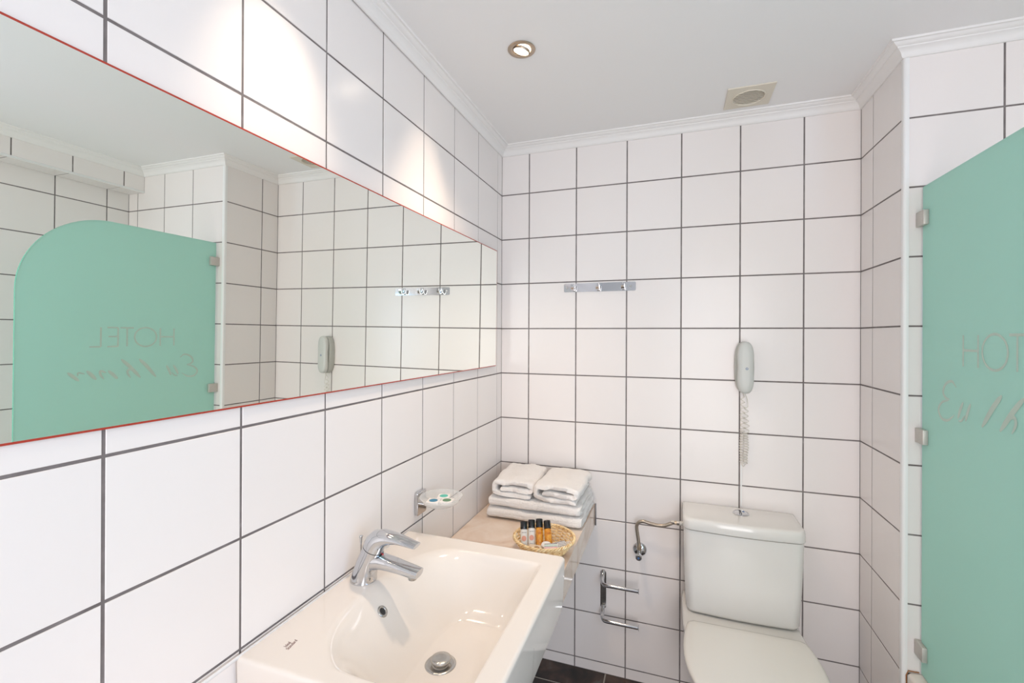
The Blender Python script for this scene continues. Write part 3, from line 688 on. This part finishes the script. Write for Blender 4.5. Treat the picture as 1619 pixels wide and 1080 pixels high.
# cord: from handset down in wide loops, twisted coil back to the base
P = []
def coil(p0, p1, turns, r0, r1, per=10, wob=0):
    p0, p1 = Vector(p0), Vector(p1); n = int(turns*per)
    for k in range(n+1):
        f = k/n; a = 2*PI*turns*f; rr = r0+(r1-r0)*f; c_ = p0.lerp(p1, f)+Vector((wob*math.sin(f*9), 0, 0))
        P.append(c_+Vector((rr*math.cos(a), rr*.8*math.sin(a), 0)))
coil((-.006, -.020, -.115), (-.004, -.016, -.235), 6, .0060, .0100, 14, .001)
coil((-.006, -.014, -.238), (-.007, -.012, -.372), 13, .0085, .0080, 14, .0015)
for k in range(5): P.append(Vector((-.007+.012*k/4, -.012, -.376-.010*math.sin(PI*k/4))))
coil((.006, -.012, -.372), (.008, -.014, -.250), 12, .0080, .0080, 14, -.0015)
coil((.008, -.016, -.245), (.006, -.020, -.150), 5, .0100, .0060, 14, .001)
P = [Vector((-.004, -.045, -.090)), Vector((-.005, -.032, -.104))] + P + [Vector((.013, -.018, -.138)), Vector((.010, -.020, -.120)), Vector((.002, -.024, -.100)), Vector((.0, -.022, -.088))]
V_, F_ = tube(P, .00125, 5); obj('coiled_cord', mesh('cord', V_, F_, 70), CORD, ph, 'cream coiled cord')
V_, F_ = prism([(-.003, -.0035), (.003, -.0035), (.003, .0002), (-.003, .0002)], .786-1.328, .945-1.328)
obj('cable_strip', mesh('cs', [(x-.0075, y, z) for x, y, z in V_], F_), TRIMW, ph, 'white strip over the cable in the tile joint')

# ------------------------------------------------------------------ toilet
TX = .985
to = thing('toilet', 'white close-coupled toilet with lid down against the back wall', 'toilet', (TX, 0, 0))
def tank_ring(z, hw_, yb, yf, bow, r=.03, n=8):
    P = [(hw_, yb), (-hw_, yb)]
    P = []
    for k in range(n+1): a = R(180+90*k/n); P.append((-hw_+r+r*math.cos(a), yf+r+r*math.sin(a)))
    for k in range(1, 10): f = k/10; x = -hw_+r+(2*hw_-2*r)*f; P.append((x, yf-bow*math.sin(PI*f)))
    for k in range(n+1): a = R(270+90*k/n); P.append((hw_-r+r*math.cos(a), yf+r+r*math.sin(a)))
    rb = .006
    for k in range(4): a = R(0+90*k/3); P.append((hw_-rb+rb*math.cos(a), yb-rb+rb*math.sin(a)))
    for k in range(4): a = R(90+90*k/3); P.append((-hw_+rb+rb*math.cos(a), yb-rb+rb*math.sin(a)))
    return [(x, y, z) for x, y in P]
V_, F_ = loft([tank_ring(.4225, .178, -.010, -.150, .006, .03), tank_ring(.426, .184, -.006, -.158, .007, .032), tank_ring(.436, .187, -.004, -.163, .008, .032), tank_ring(.56, .1915, -.003, -.172, .010), tank_ring(.70, .195, -.003, -.180, .010), tank_ring(.735, .1955, -.003, -.181, .010)])
obj('cistern', mesh('cistern', V_, F_, 60), CERAM2, to)
V_, F_ = loft([tank_ring(.7365, .1940, -.004, -.180, .010), tank_ring(.7385, .1975, -.003, -.185, .010), tank_ring(.742, .1985, -.002, -.187, .010), tank_ring(.766, .1985, -.002, -.186, .010, .032), tank_ring(.7735, .1975, -.003, -.184, .010, .032), tank_ring(.778, .1945, -.005, -.180, .010, .033), tank_ring(.7795, .188, -.010, -.173, .010, .034)])
ld = obj('cistern_lid', mesh('lid', V_, F_, 60), CERAM2, to)
V_, F_ = lathe([(.0285, .779), (.0290, .7815), (.0270, .7835), (.0245, .784), (.0240, .7825), (.0235, .7835), (.015, .7850), (.0001, .7855)], 40, (.008, -.070, 0), False)
fb = obj('flush_button', mesh('fb', V_, F_, 50), CHROME, to, 'round chrome dual flush button')
box('button_split', (.0068, -.092, .7845), (.0092, -.048, .7862), DARK, fb)
box('button_mark', (.014, -.066, .7846), (.021, -.058, .7862), BLUE, fb)
# bowl
def dring(z, hw_, yb, yf, sq=.82, n=56, yo=None):
    """D-shaped ring: straight sides from yb, rounded front at yf"""
    ym = yb-(yb-yf)*.36; P = []
    for k in range(n//2+1):
        a = PI*k/(n//2); P.append((hw_*math.copysign(abs(math.cos(a))**(.86), math.cos(a)), ym-(ym-yf)*math.sin(a)**.92 if 0 < k < n//2 else ym))
    P += [(-hw_*(1-.10*f**2), ym+(yb-ym)*f) for f in (.25, .5, .75, .93)] + [(-hw_*.84, yb)] + [(hw_*.84, yb)] + [(hw_*(1-.10*f**2), ym+(yb-ym)*f) for f in (.93, .75, .5, .25)]
    return [(x, y, z) for x, y in P]
V_, F_ = loft([dring(0, .095, -.20, -.50), dring(.01, .098, -.19, -.51), dring(.10, .100, -.17, -.52), dring(.20, .120, -.13, -.55), dring(.30, .160, -.10, -.60), dring(.36, .183, -.08, -.645), dring(.39, .190, -.08, -.655), dring(.402, .188, -.085, -.652)])
obj('bowl', mesh('bowl', V_, F_, 60), CERAM2, to)
def deck_ring(z, g):
    pts_ = [(-.196+g, -.004-g), (-.199+g, -.05), (-.199+g, -.16), (-.198+g, -.225), (-.190+g, -.30), (.190-g, -.30), (.196-g, -.225), (.189-g, -.16), (.187-g, -.05), (.184-g, -.004-g)]
    return [(x, y, z) for x, y in pts_]
V_, F_ = loft([deck_ring(.30, .05), deck_ring(.36, .012), deck_ring(.385, .002), deck_ring(.408, 0), deck_ring(.416, .002), deck_ring(.4195, .007)])
obj('rear_deck', mesh('deck', V_, F_, 45), CERAM2, to)
V_, F_ = loft([dring(.4200, .192, -.238, -.655), dring(.4220, .1945, -.236, -.658), dring(.4270, .1945, -.236, -.658), dring(.4285, .193, -.237, -.656)])
st = obj('seat_ring', mesh('seat', V_, F_, 45), SEAT, to)
V_, F_ = loft([dring(.4295, .196, -.245, -.660), dring(.4310, .200, -.242, -.664), dring(.4385, .2005, -.242, -.665), dring(.4425, .198, -.244, -.662), dring(.4450, .190, -.252, -.652), dring(.4470, .165, -.275, -.625), dring(.4482, .10, -.33, -.54)])
obj('seat_cover', mesh('cover', V_, F_, 50), SEAT, to)
for sx_ in (-.075, .075):
    V_, F_ = tube([(sx_-.02, -.240, .430), (sx_+.02, -.240, .430)], .0065, 14); obj('hinge', mesh('hg', V_, F_, 40), SEAT, to)
V_, F_ = tube([(-.196, -.052, .706), (-.208, -.052, .706)], .0085, 20); obj('inlet_nut', mesh('inut', V_, F_, 40), SEAT, to, 'white plastic inlet nut')

# ------------------------------------------------------------------ water valve and hose
vv = thing('angle_valve', 'chrome angle stop valve with braided hose beside the toilet cistern', 'valve', (.622, 0, .556))
V_, F_ = lathe([(.0285, 0), (.028, .003), (.024, .008), (.016, .012), (.010, .0135)], 36); obj('rosette', mesh('ros', [(x, -z-.0003, y) for x, y, z in V_], F_, 50), CHROME, vv)
V_, F_ = tube([(0, -.010, .0), (0, -.052, .0)], .0085, 20); obj('valve_body', mesh('vb', V_, F_, 40), CHROMED, vv)
V_, F_ = tube([(0, -.040, .0), (0, -.040, .018)], .0080, 20); obj('valve_outlet', mesh('vo', V_, F_, 40), CHROMED, vv)
V_, F_ = tube([(0, -.040, .016), (0, -.040, .030)], .0100, 6); obj('hose_nut', mesh('hn', V_, F_, 20), BRASS, vv, 'brass coloured hexagonal nut')
secs = []
for d_, rr in ((.052, .008), (.054, .0115), (.072, .0125), (.076, .010)):
    secs.append([(rr*(1+.06*(k % 2))*math.cos(2*PI*k/24), -d_, -.004+rr*(1+.06*(k % 2))*math.sin(2*PI*k/24)) for k in range(24)])
V_, F_ = loft(secs); kn = obj('valve_knob', mesh('vk', V_, F_, 30), CHROME, vv)
V_, F_ = lathe([(.0040, .0755), (.0040, .0768), (.0001, .0768)], 18, cap=False); obj('blue_mark', mesh('bm', [(x, -z, y-.004) for x, y, z in V_], F_), BLUE, kn)
hp = catmull([(0, -.040, .026), (-.004, -.041, .062), (-.010, -.043, .100), (-.0095, -.045, .122), (.002, -.046, .137), (.020, -.047, .140), (.045, -.048, .136), (.075, -.050, .130), (.102, -.051, .138 if False else .1355), (.124, -.052, .143), (.1345, -.052, .1485)], 6)
hp = catmull([(0, -.040, .026), (-.004, -.041, .060), (-.009, -.043, .095), (-.009, -.045, .116), (.001, -.046, .131), (.018, -.047, .136), (.042, -.048, .132), (.072, -.050, .1285), (.098, -.051, .1325), (.118, -.052, .142), (.128, -.052, .1475)], 6)
V_, F_ = tube(hp, .0070, 14); obj('braided_hose', mesh('hose', V_, F_, 60), HOSE, vv, 'braided steel hose')
for a, b, rr in ((.0, .014, .0082), (.014, .022, .0070), (.022, .032, .0095)):
    V_, F_ = tube([(.122+a, -.052, .1495), (.122+b, -.052, .150)], rr, 14 if rr < .008 else 6); obj('hose_ferrule', mesh('fe', V_, F_, 30), BRASS if rr < .008 else CHROMED, vv)
V_, F_ = tube([(0, -.0405, .028), (-.001, -.0405, .042)], .0068, 14); obj('hose_ferrule', mesh('fe', V_, F_, 30), BRASS, vv)

# ------------------------------------------------------------------ paper holder
pp_ = thing('paper_holder', 'empty chrome double-arm toilet paper holder low on the back wall', 'paper holder', (.472, 0, .362))
V_, F_ = prism(rrect(-.0120, -.082, .0120, .082, .0118, 8), 0, .003); obj('wall_plate', mesh('wp', [(x, -z-.0003, y) for x, y, z in V_], F_, 40), CHROMED, pp_)
for zz, d in ((.050, 1), (-.098, 1)):
    P = catmull([(.0, -.004, zz+.030), (.0, -.022, zz+.014), (.002, -.045, zz+.003), (.012, -.060, zz), (.030, -.064, zz), (.080, -.064, zz), (.148, -.064, zz)], 6)
    V_, F_ = tube(P, .0078, 16); a_ = obj('arm', mesh('arm', V_, F_, 60), CHROME, pp_)
    V_, F_ = tube([(.148, -.064, zz), (.1505, -.064, zz), (.1515, -.064, zz)], [.0080, .0115, .0115], 20); obj('arm_cap', mesh('ac', V_, F_, 30), CHROME, a_)

# ------------------------------------------------------------------ bath tub
tb = thing('bathtub', 'white bathtub behind the frosted glass screen', 'bathtub', (0, 0, 0))
TY1, TY0, TX0, TX1, TZ = YE-.0015, -1.98, 1.400, XW-.002, .463
def rr_ring(a, z, r): return [(x, y, z) for x, y in rrect(TX0+a, TY0+a, TX1-a, TY1-a, r, 6)]
V_, F_ = loft([rr_ring(.006, .0005, .01), rr_ring(.004, .40, .01), rr_ring(0, .425, .014), rr_ring(0, TZ-.008, .016), rr_ring(.003, TZ-.002, .018), rr_ring(.010, TZ, .02), rr_ring(.062, TZ, .07), rr_ring(.072, TZ-.008, .08), rr_ring(.085, .30, .10), rr_ring(.12, .10, .12), rr_ring(.18, .075, .10)])
obj('tub_shell', mesh('tub', V_, F_, 50), CERAMIC, tb)
V_, F_ = tube([(TX0+.002, TY1-.004, .38), (TX0+.001, TY1-.003, TZ-.012), (TX0+.006, TY1-.002, TZ+.001), (TX0+.032, TY1-.002, TZ+.0015)], .0016, 6); obj('rust_stain', mesh('rs', V_, F_, 60), RUST, tb, 'brown stain along the joint')

# ------------------------------------------------------------------ shower screen
GX, GT = 1.437, .003
ss = thing('shower_screen', 'frosted green glass bath screen with rounded top corner and etched lettering', 'shower screen', (GX, 0, 0))
gy0, gy1, gz0, gz1, ar = -1.067, -.331, TZ+.004, 1.884, .29
out = [(gy1, gz0), (gy1, gz1)] + [(gy0+ar+ar*math.cos(R(90+90*k/20)), gz1-ar*1.05+ar*1.05*math.sin(R(90+90*k/20))) for k in range(21)] + [(gy0, gz0)]
V_, F_ = prism(out, -GT, GT)
V_ = [(z, x, y) for x, y, z in V_]
m_ = mesh('pane', V_, F_, 30); m_.materials.append(FROST); m_.materials.append(GEDGE)
for p in m_.polygons:
    if abs(p.normal.x) < .5: p.material_index = 1
gp = obj('glass_pane', m_, None, ss)
for zc in (1.790, 1.160, .540):
    bm = bmesh.new(); box_bm(bm, (-.016, YE-.045, zc-.021), (-GT-.0002, YE-.001, zc+.021), .001, 2)
    box_bm(bm, (GT+.0002, YE-.045, zc-.021), (.016, YE-.001, zc+.021), .001, 2); box_bm(bm, (-.006, YE-.0095, zc-.020), (.006, YE-.0008, zc+.020))
    obj('wall_clip', bmm('clip', bm, 40), CLIP, ss, 'square satin metal clip')
# lettering, etched clear on the room side: HOTEL above a slanted script word
m_ = text_mesh('HOTEL', 1, 0, .00015)
xs = [v.co.x for v in m_.vertices]; ys = [v.co.y for v in m_.vertices]; x0, x1, y0, y1 = min(xs), max(xs), min(ys), max(ys)
def stroke(pts_, w0, w1=None):
    """flat tapered pen stroke in (s, z), s = distance towards the camera"""
    w1 = w1 or w0; P = catmull([(a, b, 0) for a, b in pts_], 6); n = len(P); L1 = []; L2 = []
    for i, p in enumerate(P):
        t = (P[min(i+1, n-1)]-P[max(i-1, 0)]).normalized(); nn = Vector((-t.y, t.x, 0)); f = i/(n-1); ww = (w0+(w1-w0)*math.sin(PI*f))*.5*min(1, .45+4*min(f, 1-f))
        L1.append(p+nn*ww); L2.append(p-nn*ww)
    V_ = [(-GT-.0004, -p.x, p.y) for p in L1+L2]; F_ = [(i, i+1, n+i+1, n+i) for i in range(n-1)]
    return V_, F_
hs_w = .0062
hot = []
def line(a, b, w_=hs_w):
    a, b = Vector((*a, 0)), Vector((*b, 0)); t = (b-a).normalized(); nn = Vector((-t.y, t.x, 0))*w_/2
    hot.append(([(-GT-.0004, -p.x, p.y) for p in (a+nn, b+nn, b-nn, a-nn)], [(0, 1, 2, 3)]))
zt, zb = 1.452, 1.374
line((.529, zt), (.529, zb)); line((.588, zt), (.588, zb)); line((.529, 1.414), (.588, 1.414))
oc, orx, orz = .647, .0435, .041
for k in range(36):
    a, b = 2*PI*k/36, 2*PI*(k+1)/36; hot.append(([(-GT-.0004, -(oc+(orx+d)*math.cos(t)), 1.413+(orz+d)*math.sin(t)) for t, d in ((a, hs_w/2), (b, hs_w/2), (b, -hs_w/2), (a, -hs_w/2))], [(0, 1, 2, 3)]))
line((.694, zt), (.744, zt)); line((.719, zt), (.719, zb))
line((.752, zt), (.752, zb)); line((.752, zt), (.790, zt)); line((.752, 1.415), (.786, 1.415)); line((.752, zb), (.790, zb))
line((.812, zt), (.812, zb)); line((.812, zb), (.850, zb))
hot = [([(x-.00005*(k % 5), y, z) for x, y, z in v], f) for k, (v, f) in enumerate(hot)]
V_, F_ = merge(hot); obj('hotel_lettering', mesh('hotel', V_, F_), ETCH, ss, 'etched word HOTEL')
scr = [[(.500, 1.318), (.480, 1.332), (.452, 1.322), (.440, 1.300), (.452, 1.286), (.470, 1.284)], [(.468, 1.281), (.436, 1.272), (.418, 1.250), (.434, 1.228), (.464, 1.228), (.492, 1.246)],
       [(.530, 1.284), (.517, 1.262), (.508, 1.240)], [(.560, 1.284), (.548, 1.260), (.540, 1.238)], [(.510, 1.234), (.524, 1.237), (.538, 1.252)],
       [(.672, 1.318), (.642, 1.286), (.604, 1.236)], [(.740, 1.320), (.708, 1.288), (.666, 1.238)], [(.690, 1.268), (.710, 1.276), (.716, 1.262), (.704, 1.240)],
       [(.786, 1.276), (.768, 1.258), (.752, 1.240)], [(.792, 1.268), (.812, 1.276), (.812, 1.262), (.800, 1.242)], [(.858, 1.280), (.842, 1.262), (.826, 1.243)],
       [(.864, 1.268), (.884, 1.274), (.886, 1.262)], [(.918, 1.277), (.900, 1.260), (.882, 1.242)]]
wid = [(.005, .008), (.005, .008), (.008, .010), (.008, .010), (.004, .006), (.011, .014), (.011, .014), (.006, .009), (.010, .013), (.006, .009), (.010, .013), (.004, .006), (.009, .012)]
parts = []
for k, (pts_, w_) in enumerate(zip(scr, wid)):
    V_, F_ = stroke(pts_, *w_); parts.append(([(x-.00006*k, y, z) for x, y, z in V_], F_))
V_, F_ = merge(parts); obj('script_lettering', mesh('script', V_, F_), ETCH, ss, 'etched slanted script word')
